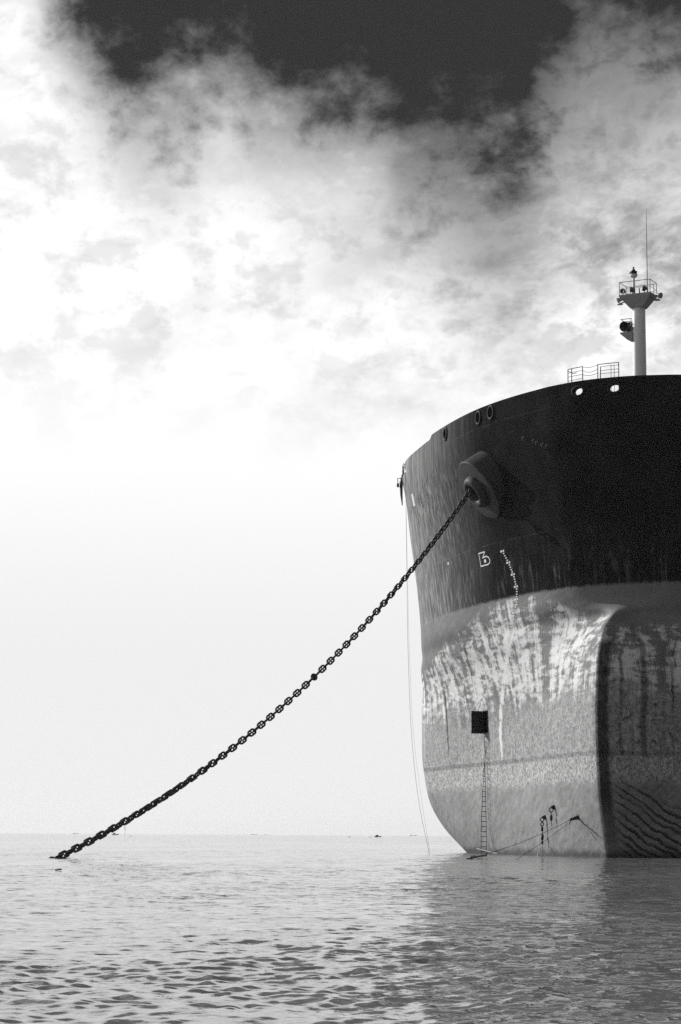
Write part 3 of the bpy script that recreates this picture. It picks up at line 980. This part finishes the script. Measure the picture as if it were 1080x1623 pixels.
# platform: flat tray, flared solid brackets below
PW, PD, PZ = 1.30, 0.88, 43.46
mb = MB()
oc = [(-PD, -PW), (PD * 0.75, -PW), (PD, -PW * 0.75), (PD, PW * 0.75), (PD * 0.75, PW), (-PD, PW)]
vs = [(x, y, PZ + 0.10) for x, y in oc] + [(x, y, PZ - 0.02) for x, y in oc] + [(x * 0.62, y * 0.42, PZ - 0.92) for x, y in oc]
n6 = 6
fs = [tuple(range(6))]
for r_ in range(2):
    for j in range(6):
        k = (j + 1) % 6
        fs.append((r_ * 6 + j, r_ * 6 + k, (r_ + 1) * 6 + k, (r_ + 1) * 6 + j))
fs.append(tuple(12 + j for j in range(5, -1, -1)))
mb.add(vs, fs)
mb.obj('platform', MAT_GREY, mast)
def mast_rail():
    mb = MB()
    z0, z1 = PZ + 0.1, PZ + 1.12
    ring = [(-PD + .04, -PW + .04), (PD * 0.75, -PW + .04), (PD - .04, -PW * 0.75), (PD - .04, PW * 0.75), (PD * 0.75, PW - .04), (-PD + .04, PW - .04)]
    for x, y in ring:
        mb.tube([(x, y, z0), (x, y, z1)], 0.032, 6)
    loop = ring + [ring[0]]
    for hh, rr in ((z1, 0.03), (z0 + 0.45, 0.018)):
        mb.tube([(x, y, hh) for x, y in loop], rr, 6)
    return mb.obj('platform_railing', MAT_GREY, mast)
mast_rail()
def lamp(x, y, z, d, r=0.21):
    """round floodlight facing d on a small yoke"""
    d = Vector(d).normalized()
    M = Matrix.Translation((x, y, z)) @ frame(d).to_4x4()
    mb = MB()
    mb.lathe([(0.02, -0.26), (0.10, -0.25), (r * 0.8, -0.08), (r, 0.06), (r, 0.10), (r * 0.9, 0.08), (0.0, 0.06)], 18, M)
    mb.tube([(x, y, z - r - 0.16), (x, y, z - r * 0.6)], 0.03, 6)
    mb.obj('floodlight', MAT_DARK, mast, True)
lamp(-PD + 0.12, 1.0, PZ + 0.42, (-1, 0.3, 0.05))
lamp(-PD + 0.12, 0.2, PZ + 0.42, (-1, 0.2, 0.05))
lamp(-PD + 0.2, -0.75, PZ + 0.45, (-0.7, -0.75, 0.4), 0.2)
for sg, yy in ((1, 1.62), (-1, -1.72)):
    mb = MB()
    M = Matrix.Translation((0.0, yy, PZ - 0.05)) @ frame((-0.3, sg * 0.9, -0.3)).to_4x4()
    mb.lathe([(0.03, -0.34), (0.12, -0.3), (0.17, 0.0), (0.24, 0.16), (0.22, 0.16), (0.0, 0.05)], 16, M)
    mb.tube([(0, sg * PW * 0.8, PZ - 0.25), (0, sg * (PW + 0.3), PZ - 0.36), (0, yy, PZ - 0.12)], 0.05, 6)
    mb.tube([(0, sg * (PW + 0.12), PZ + 0.2), (0, yy, PZ + 0.02)], 0.03, 6)
    mb.box((0, sg * (PW + 0.25), PZ - 0.42), (0.25, 0.42, 0.06))
    mb.obj('outboard_floodlight', MAT_GREY, mast, True)
# lantern on its pole
MB().lathe([(0.14, PZ + 0.1), (0.11, PZ + 0.5), (0.085, 45.0)], 14).obj('lantern_pole', MAT_MAST, mast, True)
for o_ in [c for c in mast.children if c.name.startswith('lantern_pole')]:
    o_.location = (-0.25, 0.28, 0)
lan = MB().lathe([(0.09, 44.98), (0.20, 45.02), (0.30, 45.14), (0.31, 45.24), (0.0, 45.24)], 20).obj('lantern_base', MAT_MAST, mast, True)
lan.location = (-0.25, 0.28, 0)
mb = MB()
mb.lathe([(0.27, 45.24), (0.29, 45.27), (0.25, 45.30), (0.25, 45.40), (0.29, 45.43), (0.28, 45.50), (0.16, 45.54), (0.12, 45.66), (0.05, 45.70), (0.05, 45.76), (0.10, 45.80), (0.04, 45.86), (0.0, 45.90)], 20)
mb.box((0, 0.27, 45.38), (0.14, 0.12, 0.14))
lan = mb.obj('lantern', MAT_BLACK, mast, True)
lan.location = (-0.25, 0.28, 0)
# whip aerial
MB().tube([(0.25, -0.66, PZ + 0.1), (0.25, -0.66, PZ + 0.7)], 0.07, 8).obj('aerial_mount', MAT_GREY, mast)
MB().tube([(0.25, -0.66, PZ + 0.5), (0.25, -0.66, 48.4), (0.25, -0.66, 50.5)], [0.034, 0.028, 0.013], 6).obj('whip_aerial', MAT_DARK, mast)
MB().tube([(-0.6, -0.3, PZ + 0.1), (-0.6, -0.3, PZ + 0.55)], 0.05, 8).obj('vent_pipe', MAT_GREY, mast)
# fog horn on its bracket to port
HZ = 40.55
mb = MB()
y0, y1 = 0.40, 1.42
vs = [(x, y, z) for x in (-0.42, 0.42) for y, z in ((y0, HZ - 0.70), (y0, HZ + 0.12), (y1, HZ + 0.12), (y1, HZ + 0.02), (0.85, HZ - 0.5))]
mb.add(vs, [(0, 1, 2, 3, 4), (9, 8, 7, 6, 5), (0, 5, 6, 1), (1, 6, 7, 2), (2, 7, 8, 3), (3, 8, 9, 4), (4, 9, 5, 0)])
mb.obj('horn_bracket', MAT_GREY, mast)
M = Matrix.Translation((-0.35, 0.98, HZ + 0.58)) @ frame((-0.93, 0.12, -0.25)).to_4x4()
mb = MB()
mb.lathe([(0.07, -0.75), (0.09, -0.35), (0.16, -0.1), (0.30, 0.1), (0.41, 0.2), (0.42, 0.23), (0.39, 0.22), (0.26, 0.06), (0.10, -0.15), (0.0, -0.3)], 28, M)
mb.lathe([(0.0, -1.15), (0.26, -1.15), (0.30, -0.95), (0.30, -0.55), (0.12, -0.5)], 20, M)
mb.box((0.05, 0.78, HZ + 0.3), (0.5, 0.4, 0.36))
mb.obj('fog_horn', MAT_DARK, mast, True)
mb = MB()
zr = HZ + 1.15
mb.tube([(-0.42, 0.42, zr), (-0.42, 1.34, zr), (0.42, 1.34, zr), (0.42, 0.42, zr)], 0.03, 6)
mb.tube([(-0.42, 0.5, HZ + 0.12), (-0.42, 0.5, zr)], 0.03, 6)
mb.tube([(0.42, 1.34, HZ + 0.12), (0.42, 1.34, zr)], 0.03, 6)
mb.tube([(-0.42, 0.5, HZ + 0.6), (-0.42, 0.72, HZ + 0.5)], 0.05, 6)
mb.obj('horn_railing', MAT_GREY, mast)
MB().tube([(0.35, -0.4, 34.0), (0.32, -0.38, 43.3)], 0.05, 6).obj('cable_pipe', MAT_MAST, mast)

# ---- lifting eyes welded low on the bulb
def pad_eye(s, z, size=0.3):
    p, n, t = on_hull(s, z)
    mb = MB()
    M = frame(n).to_4x4()
    M.translation = p
    mb.lathe([(0.0, -0.02), (size * 0.7, -0.02), (size * 0.7, 0.06), (0.0, 0.06)], 12, M)
    mb.add([M @ Vector(q) for q in [(-.05, -.16, .05), (.05, -.16, .05), (.05, .16, .05), (-.05, .16, .05), (-.05, -.08, size), (.05, -.08, size), (.05, .08, size), (-.05, .08, size)]],
           [(0, 1, 2, 3), (4, 5, 6, 7), (0, 1, 5, 4), (1, 2, 6, 5), (2, 3, 7, 6), (3, 0, 4, 7)])
    mb.obj('lifting_eye', MAT_DARK, ship)
    return world(p + n * size)
EYE_A = pad_eye(4.64, 2.9, 0.26)
EYE_B = pad_eye(8.64, 2.95, 0.26)
EYE_C = pad_eye(7.62, 3.7, 0.26)


# ------------------------------------------------------------------ anchor cable
def link_mesh(name, d, fill=False, seed=0):
    """stud link: a stadium ring of bar with a stud across the middle; lies in the xy plane, x along the cable"""
    R, Hs = 1.3 * d, 1.35 * d
    path = []
    for k in range(9):
        a = -pi / 2 + pi * k / 8
        path.append((Hs + R * cos(a), R * sin(a)))
    for k in range(9):
        a = pi / 2 + pi * k / 8
        path.append((-Hs + R * cos(a), R * sin(a)))
    n = 8
    N = len(path)
    vs, fs = [], []
    rr = random.Random(seed)
    for i in range(N):
        a, b = path[i - 1], path[(i + 1) % N]
        t = Vector((b[0] - a[0], b[1] - a[1], 0)).normalized()
        e = Vector((-t.y, t.x, 0))
        rad = d / 2 * (1 + (rr.uniform(-0.05, 0.35) if fill else 0))
        for j in range(n):
            an = 2 * pi * j / n
            vs.append(Vector((path[i][0], path[i][1], 0)) + e * cos(an) * rad + Vector((0, 0, sin(an) * rad)))
    for i in range(N):
        k = (i + 1) % N
        for j in range(n):
            m_ = (j + 1) % n
            fs.append((i * n + j, i * n + m_, k * n + m_, k * n + j))
    mb = MB().add(vs, fs)
    mb.tube([(0, -R, 0), (0, 0, 0), (0, R, 0)], [d * 0.42, d * 0.30, d * 0.42], 8)
    if fill:
        # caked mud and weed bridging the openings
        for sx in (-1, 1):
            if rr.random() < fill:
                mb.lathe([(0.02, -d * 0.3), (d * 1.0, -d * 0.25), (d * 1.15, 0), (d * 1.0, d * 0.25), (0.02, d * 0.3)], 9,
                         Matrix.Translation((sx * Hs * 0.9, 0, 0)))
    me = bpy.data.meshes.new(name)
    me.from_pydata([tuple(v) for v in mb.v], [], mb.f)
    me.polygons.foreach_set('use_smooth', [True] * len(me.polygons))
    me.update()
    return me


def catenary(A, B, L):
    hv = hypot(B.x - A.x, B.y - A.y)
    v = B.z - A.z
    k = sqrt(L * L - v * v)
    lo, hi = 5.0, 5000.0
    for _ in range(100):
        m_ = sqrt(lo * hi)
        if 2 * m_ * math.sinh(min(hv / (2 * m_), 300)) > k:
            lo = m_
        else:
            hi = m_
    a = lo
    x0 = 0.5 * (hv - a * math.log((L + v) / (L - v)))
    s0 = a * math.sinh(-x0 / a)
    def at(s):
        x = x0 + a * math.asinh((s + s0) / a)
        f = x / hv
        return Vector((A.x + (B.x - A.x) * f, A.y + (B.y - A.y) * f, A.z + a * (math.cosh((x - x0) / a) - math.cosh(x0 / a))))
    return at


CH_D = 0.138
CH_A = HAWSE_MOUTH + Vector((-0.38, -0.1, 0.1))
CH_B = Vector((-17.1, 130.3, -0.05))
CH_L = (CH_B - CH_A).length * 1.0075
cat_at = catenary(CH_A, CH_B, CH_L)
cable = thing('anchor_chain', 'long sagging stud-link anchor chain from hawse down into the sea', 'chain', CH_B)
clean = [link_mesh('link', CH_D)]
clean[0].materials.append(MAT_CHAIN)
muddy = []
for k in range(6):
    me = link_mesh('muddy_link', CH_D, 0.25 + 0.14 * k, k)
    me.materials.append(MAT_MUD)
    muddy.append(me)
pitch = 4.3 * CH_D
nl = int(CH_L / pitch) + 2
tw_pts = [(0, 0.75), (14, 0.75), (22, 0.55), (30, 0.12), (40, 0.05), (56, 0.0), (66, 0.25), (76, 0.75), (86, 0.25), (100, 0.1), (200, 0.3)]
SHACKLE = 44
for i in range(-2, nl):
    if i == SHACKLE:
        continue
    s = (i + 0.5) * pitch
    p = cat_at(s)
    t = (cat_at(s + 0.1) - cat_at(s - 0.1)).normalized()
    view = (Vector((0, 0, CAM_H)) - p)
    side = Vector((0.35, -0.88, 0.3))
    z_ = (side - t * side.dot(t)).normalized()
    y_ = z_.cross(t)
    R = Matrix((t, y_, z_)).transposed()
    roll = np.interp(i, [q_[0] for q_ in tw_pts], [q_[1] for q_ in tw_pts]) + (pi / 2 if i % 2 else 0) + random.uniform(-0.06, 0.06)
    R = R @ Matrix.Rotation(roll, 3, 'X')
    low = (i - nl * 0.66) / (nl * 0.1)
    if low > random.random():
        me = muddy[min(5, int(random.random() * 3 + max(0, min(3, low))))] if i < nl - 16 else muddy[int(random.random() * 2)]
    else:
        me = clean[0]
    o = bpy.data.objects.new('link', me)
    COL.objects.link(o)
    o.parent = cable
    o.matrix_local = Matrix.Translation(p - Vector(CH_B)) @ R.to_4x4()
# joining shackle: a solid round link partway down
i = SHACKLE
s = (i + 0.5) * pitch
p = cat_at(s)
t = (cat_at(s + 0.1) - cat_at(s - 0.1)).normalized()
side = Vector((0.25, -0.95, 0.1))
z_ = (side - t * side.dot(t)).normalized()
R = Matrix((t, z_.cross(t), z_)).transposed()
d = CH_D
mb = MB().lathe([(0.0, -0.6 * d), (1.5 * d, -0.55 * d), (2.0 * d, -0.3 * d), (2.1 * d, 0), (2.0 * d, 0.3 * d), (1.5 * d, 0.55 * d), (0.0, 0.6 * d)], 20, None, (1.1, 0.95))
js = mb.obj('joining_shackle', MAT_CHAIN, cable, True)
js.matrix_local = Matrix.Translation(p - Vector(CH_B)) @ R.to_4x4()

# ------------------------------------------------------------------ rope ladder below the side door
lad_top = world(on_hull(21.19, 10.06, 0.05)[0])
def lad(zz):
    f = (lad_top.z - zz) / lad_top.z
    p = Vector((lad_top.x, lad_top.y, zz))
    n = (M_SHIP.to_3x3() @ mid_n).normalized()
    p += Vector((n.x, n.y, 0)) * 0.35 * sin(min(f, 1) * pi * 0.6) * 0.6
    tw = 1.5 - 1.25 * min(1, max(0, (f - 0.22)) * 1.5)
    if f < 0.2:
        tw = 1.5 - (0.2 - f) * 3.2
    d = Vector((cos(tw), sin(tw), 0))
    return p, d
ladder = thing('rope_ladder', 'dark twisted rope ladder hanging from the open side door to the water', 'ladder', lad_top)
def rel(p, o): return Vector(p) - Vector(o.location)
for sg in (-1, 1):
    pts = []
    for k in range(41):
        p, d_ = lad(10.0 - k * 0.2475)
        pts.append(rel(p + d_ * 0.24 * sg, ladder))
    MB().tube(pts, 0.024, 5).obj('side_rope', MAT_ROPE, ladder)
k = 0
zz = 9.75
while zz > 0.2:
    p, d_ = lad(zz)
    MB().tube([rel(p - d_ * 0.27, ladder), rel(p + d_ * 0.27, ladder)], 0.026, 6).obj('rung', MAT_ROPE, ladder)
    zz -= 0.415

# ------------------------------------------------------------------ lines made fast to the lifting eye
def rope(name, pts, r, mat, label, cat='rope', smooth_n=24, group=None):
    """rope through control points"""
    P = np.array([tuple(p) for p in pts], float)
    d = np.r_[0, np.cumsum(np.linalg.norm(np.diff(P, axis=0), axis=1))]
    q = hermite(d, P, np.linspace(0, d[-1], smooth_n)) if len(P) > 2 else np.linspace(P[0], P[1], smooth_n)
    base = q[-1].copy()
    o = MB().tube([Vector(x - base) for x in q], r, 6).obj(name, mat)
    o.location = base
    return tag(o, label, cat, group)
end1, end2 = Vector((8.374, 139.61, -0.05)), Vector((11.23, 137.63, -0.05))
m1 = EYE_A.lerp(end1, 0.5) + Vector((0, 0, -0.22))
m2 = EYE_A.lerp(end2, 0.5) + Vector((0, 0, -0.10))
rope('mooring_rope', [EYE_A, m1, end1], 0.018, MAT_ROPE, 'upper of two dark ropes running left from the lifting eye on the bulb')
rope('mooring_rope', [EYE_A, m2, end2], 0.016, MAT_ROPE, 'lower of two dark ropes running left from the lifting eye on the bulb')
mb = MB()
for k in range(3):
    c = Vector((0.0, 0.0, 0.0)) + (end1 - EYE_A).normalized() * (0.15 + 0.34 * k)
    M = Matrix.Translation(c) @ Matrix.Rotation(k * 1.4, 4, 'Y')
    mb.lathe([(0.02, -0.12), (0.08, -0.09), (0.10, 0), (0.08, 0.09), (0.02, 0.12)], 10, M, (1.0, 0.8))
mb.tube([(0, 0, 0), tuple((end1 - EYE_A).normalized() * 1.4)], 0.045, 6)
mb.tube([(0.1, 0, -0.1), tuple((end2 - EYE_A).normalized() * 1.2)], 0.04, 6)
mb.tube([(-0.4, -0.4, -0.2), (-0.5, -0.5, -0.5)], 0.05, 6)
o = mb.obj('shackle_cluster', MAT_DARK)
o.location = EYE_A
tag(o, 'cluster of dark shackles on the lifting eye where both ropes meet', 'shackle')

def tackle(at, parts, label):
    """hanging chain of shackles and blocks; parts: (drop, width, height)"""
    mb = MB()
    z0 = 0.0
    for kind, w, h_ in parts:
        if kind == 'ring':
            for sx in (-1, 1):
                mb.tube([(0, 0, z0), (sx * w / 2, 0, z0 - h_ * 0.35), (sx * w / 2, 0, z0 - h_ * 0.65), (0, 0, z0 - h_)], 0.045, 6)
        elif kind == 'block':
            mb.lathe([(0.03, z0), (w * 0.4, z0 - h_ * 0.15), (w / 2, z0 - h_ * 0.5), (w * 0.4, z0 - h_ * 0.85), (0.03, z0 - h_)], 10, None, (1, 0.6))
        else:
            mb.tube([(0, 0, z0), (0.03, 0, z0 - h_)], w / 2, 6)
        z0 -= h_
    o = mb.obj('hoist_tackle', MAT_DARK)
    o.location = at
    return tag(o, label, 'tackle')
tackle(EYE_B, [('ring', 0.26, 0.35), ('ring', 0.22, 0.35), ('block', 0.2, 0.4), ('rod', 0.06, 0.12), ('block', 0.26, 0.55), ('block', 0.18, 0.3)],
       'longer hoist tackle hanging low on the bow, ropes trailing from it')
tackle(EYE_C, [('ring', 0.3, 0.4), ('rod', 0.05, 0.15), ('block', 0.22, 0.5), ('rod', 0.05, 0.35)],
       'short hoist tackle hanging above and right of the longer one')
e3 = Vector((15.05, 163.6, -0.05))
rope('trailing_rope', [EYE_B + Vector((-.03, -.05, -1.3)), EYE_B + Vector((-0.25, -.4, -2.0)), e3], 0.022, MAT_PALE, 'pale thin rope trailing from the longer hoist tackle to the water')
rope('trailing_rope', [EYE_B + Vector((0.02, -.05, -1.9)), e3 + Vector((0.5, 0.4, 0))], 0.014, MAT_ROPE, 'thin dark rope trailing from the longer hoist tackle to the water')

# ------------------------------------------------------------------ lines hanging down the far side of the bow
a0 = world(on_hull(40.1, 33.9, 0.06)[0])
w0 = Vector((7.66, 181.6, -0.05))
pts = [a0]
for px, f in ((1, 0.25), (2, 0.5), (3, 0.72), (4, 0.88)):
    z_ = a0.z * (1 - f)
    k_ = f ** 4.5
    pts.append(Vector((a0.x + (w0.x - a0.x) * k_ + 0.16 * sin(f * pi), a0.y + (w0.y - a0.y) * (0.25 * f + 0.75 * k_), z_)))
pts.append(w0)
rope('hanging_line', pts, 0.013, MAT_ROPE, 'thin line hanging from the deck edge, curving into the water left of the hull', smooth_n=50)
pts2 = [p + Vector((0.35 * k / 5, 0.6, 0)) for k, p in enumerate(pts)]
pts2[-1] = Vector((7.9, 186.0, -0.05))
rope('hanging_line', pts2, 0.009, MAT_PALE, 'faintest thin pale line just right of the darker hanging line', smooth_n=50)

# ------------------------------------------------------------------ things afloat
def stick(name, a, b, r, mat, label, cat, sag=0.0, bumps=0):
    a, b = Vector(a), Vector(b)
    c = (a + b) / 2
    mb = MB()
    n = 8
    mb.tube([a.lerp(b, k / n) - c + Vector((0, 0, sag * sin(pi * k / n))) for k in range(n + 1)], [r * (0.7 + 0.5 * random.random()) for _ in range(n + 1)], 7)
    for k in range(bumps):
        p = a.lerp(b, random.random()) - c
        mb.tube([p, p + Vector((random.uniform(-.3, .3), random.uniform(-.2, .2), random.uniform(0.03, 0.2)))], r * 0.6, 5)
    o = mb.obj(name, mat)
    o.location = c
    return tag(o, label, cat)
stick('driftwood_pole', (8.3, 139.0, 0.03), (10.2, 149.0, 0.15), 0.06, MAT_DARK, 'dark ragged pole afloat below the rope ladder', 'driftwood', 0.05, 7)
stick('wooden_plank', (11.0, 172.0, 0.5), (12.5, 170.0, 0.12), 0.055, MAT_WOOD, 'pale thin plank at the foot of the rope ladder', 'plank')
stick('floating_stick', (-11.45, 87.6, 0.03), (-11.24, 87.8, 0.06), 0.03, MAT_BLACK, 'short dark stick afloat below the chain end', 'driftwood')

# ------------------------------------------------------------------ craft on the horizon
MAT_BOAT = plain('boat_hull_paint', 0.05, 0.7, 0.3, 0.2, 0.5)
MAT_BOATW = plain('pale_boat_paint', 0.45, 0.7, 0.3, 0.2, 0.5)
def at_sea(px, dist):
    return Vector((tan(A_of(px)) * dist / cos(PITCH), dist, 0))
def small_boat(px, dist, L, mat, label, cat='boat', group='small craft near the horizon', cabin=True, flip=1, h=1.0):
    t = thing('fishing_boat', label, cat, at_sea(px, dist), 0.0, group)
    vs, fs = [], []
    st = [(-0.5, 0.55, 1.15), (-0.4, 0.85, 0.8), (-0.15, 1.0, 0.62), (0.15, 1.0, 0.65), (0.38, 0.7, 0.95), (0.5, 0.08, 1.55)]
    for x, w, hh in st:
        b = L * 0.14 * w
        vs += [(flip * x * L, -b, hh * h * L * 0.16), (flip * x * L, -b * 0.75, -0.25), (flip * x * L, b * 0.75, -0.25), (flip * x * L, b, hh * h * L * 0.16)]
    for i in range(len(st) - 1):
        for j in range(4):
            k = (j + 1) % 4
            fs.append((i * 4 + j, i * 4 + k, i * 4 + 4 + k, i * 4 + 4 + j))
    fs += [(0, 1, 2, 3), (23, 22, 21, 20)]
    mesh_obj('hull', vs, fs, mat, t)
    if cabin:
        MB().box((-flip * L * 0.12, 0, L * 0.19 * h), (L * 0.42, L * 0.2, L * 0.2 * h)).obj('cabin', mat, t)
        MB().box((-flip * L * 0.12, 0, L * 0.305 * h), (L * 0.48, L * 0.24, L * 0.025)).obj('cabin_roof', mat, t)
    return t
small_boat(601, 1900, 5.8, MAT_BOAT, 'dark wooden boat on the horizon, largest of the small craft', h=1.0, flip=1)
small_boat(589.5, 1650, 1.7, MAT_BOAT, 'tiny low dark boat just left of the largest boat', cabin=False)
small_boat(557, 1750, 1.8, MAT_BOAT, 'tiny dark boat alone on the horizon, left of two others', cabin=False, h=1.6)
small_boat(194, 2600, 8.0, MAT_BOATW, 'pale boat on the horizon just below the chain')
small_boat(218, 1250, 1.4, MAT_BOAT, 'tiny dark boat right of the pale boat under the chain', cabin=False)
b = at_sea(209, 2300)
o = MB().tube([(0, 0, -1), (0, 0, 9.0)], [0.16, 0.10], 6).obj('channel_stake', MAT_BOATW)
MB().tube([(0, 0, 4.9), (0, 0, 9.2)], 0.3, 6).obj('topmark', MAT_BOAT, o)
o.location = b
tag(o, 'thin upright stake with dark top beside the pale boat', 'stake')

def far_ship(px, dist, L, label):
    t = thing('distant_ship', label, 'ship', at_sea(px, dist), 0.0, 'faint ships far out on the horizon')
    hgt = L * 0.06
    vs = [(x * L, y * L * 0.07, z) for x, y in ((-0.5, -1), (0.42, -1), (0.52, 0), (0.42, 1), (-0.5, 1)) for z in (-1, hgt)]
    fs = [(2 * i, 2 * ((i + 1) % 5), 2 * ((i + 1) % 5) + 1, 2 * i + 1) for i in range(5)] + [(1, 3, 5, 7, 9)]
    mesh_obj('hull', vs, fs, MAT_BOAT, t)
    MB().box((-0.38 * L, 0, hgt + L * 0.05), (L * 0.12, L * 0.1, L * 0.1)).obj('superstructure', MAT_BOATW, t)
    MB().box((-0.42 * L, 0, hgt + L * 0.12), (L * 0.04, L * 0.04, L * 0.05)).obj('funnel', MAT_BOAT, t)
    for k in range(3):
        MB().box((0.25 * L - k * 0.2 * L, 0, hgt + L * 0.03), (L * 0.02, L * 0.02, L * 0.06)).obj('deck_crane', MAT_BOAT, t)
far_ship(656, 9000, 30, 'faint ship on the horizon between the boats and the bow')
far_ship(409.5, 9000, 26, 'faint ship on the horizon, left of the middle pair')
far_ship(428, 9500, 16, 'smaller faint ship on the horizon, right of the middle pair')
far_ship(133, 9500, 26, 'faint ship on the horizon behind the chain end')

# ------------------------------------------------------------------ thin sea haze
hv = [(x, y, z) for x in (-12600, 12600) for y in (-6600, 13200) for z in (-7.0, 58.0)]
haze = mesh_obj('haze', hv, [(0, 1, 3, 2), (4, 6, 7, 5), (0, 4, 5, 1), (2, 3, 7, 6), (0, 2, 6, 4), (1, 5, 7, 3)])
hm = bpy.data.materials.new('sea_haze')
hm.use_nodes = True
hn_ = hm.node_tree
hn_.nodes.clear()
vol = hn_.nodes.new('ShaderNodeVolumePrincipled')
vol.inputs['Color'].default_value = (0.96, 0.96, 0.96, 1)
vol.inputs['Density'].default_value = 0.00004
vol.inputs['Anisotropy'].default_value = 0.3
ho = hn_.nodes.new('ShaderNodeOutputMaterial')
hn_.links.new(vol.outputs[0], ho.inputs['Volume'])
haze.data.materials.append(hm)
haze['kind'] = 'stuff'
haze['label'] = 'thin pale haze over the sea'
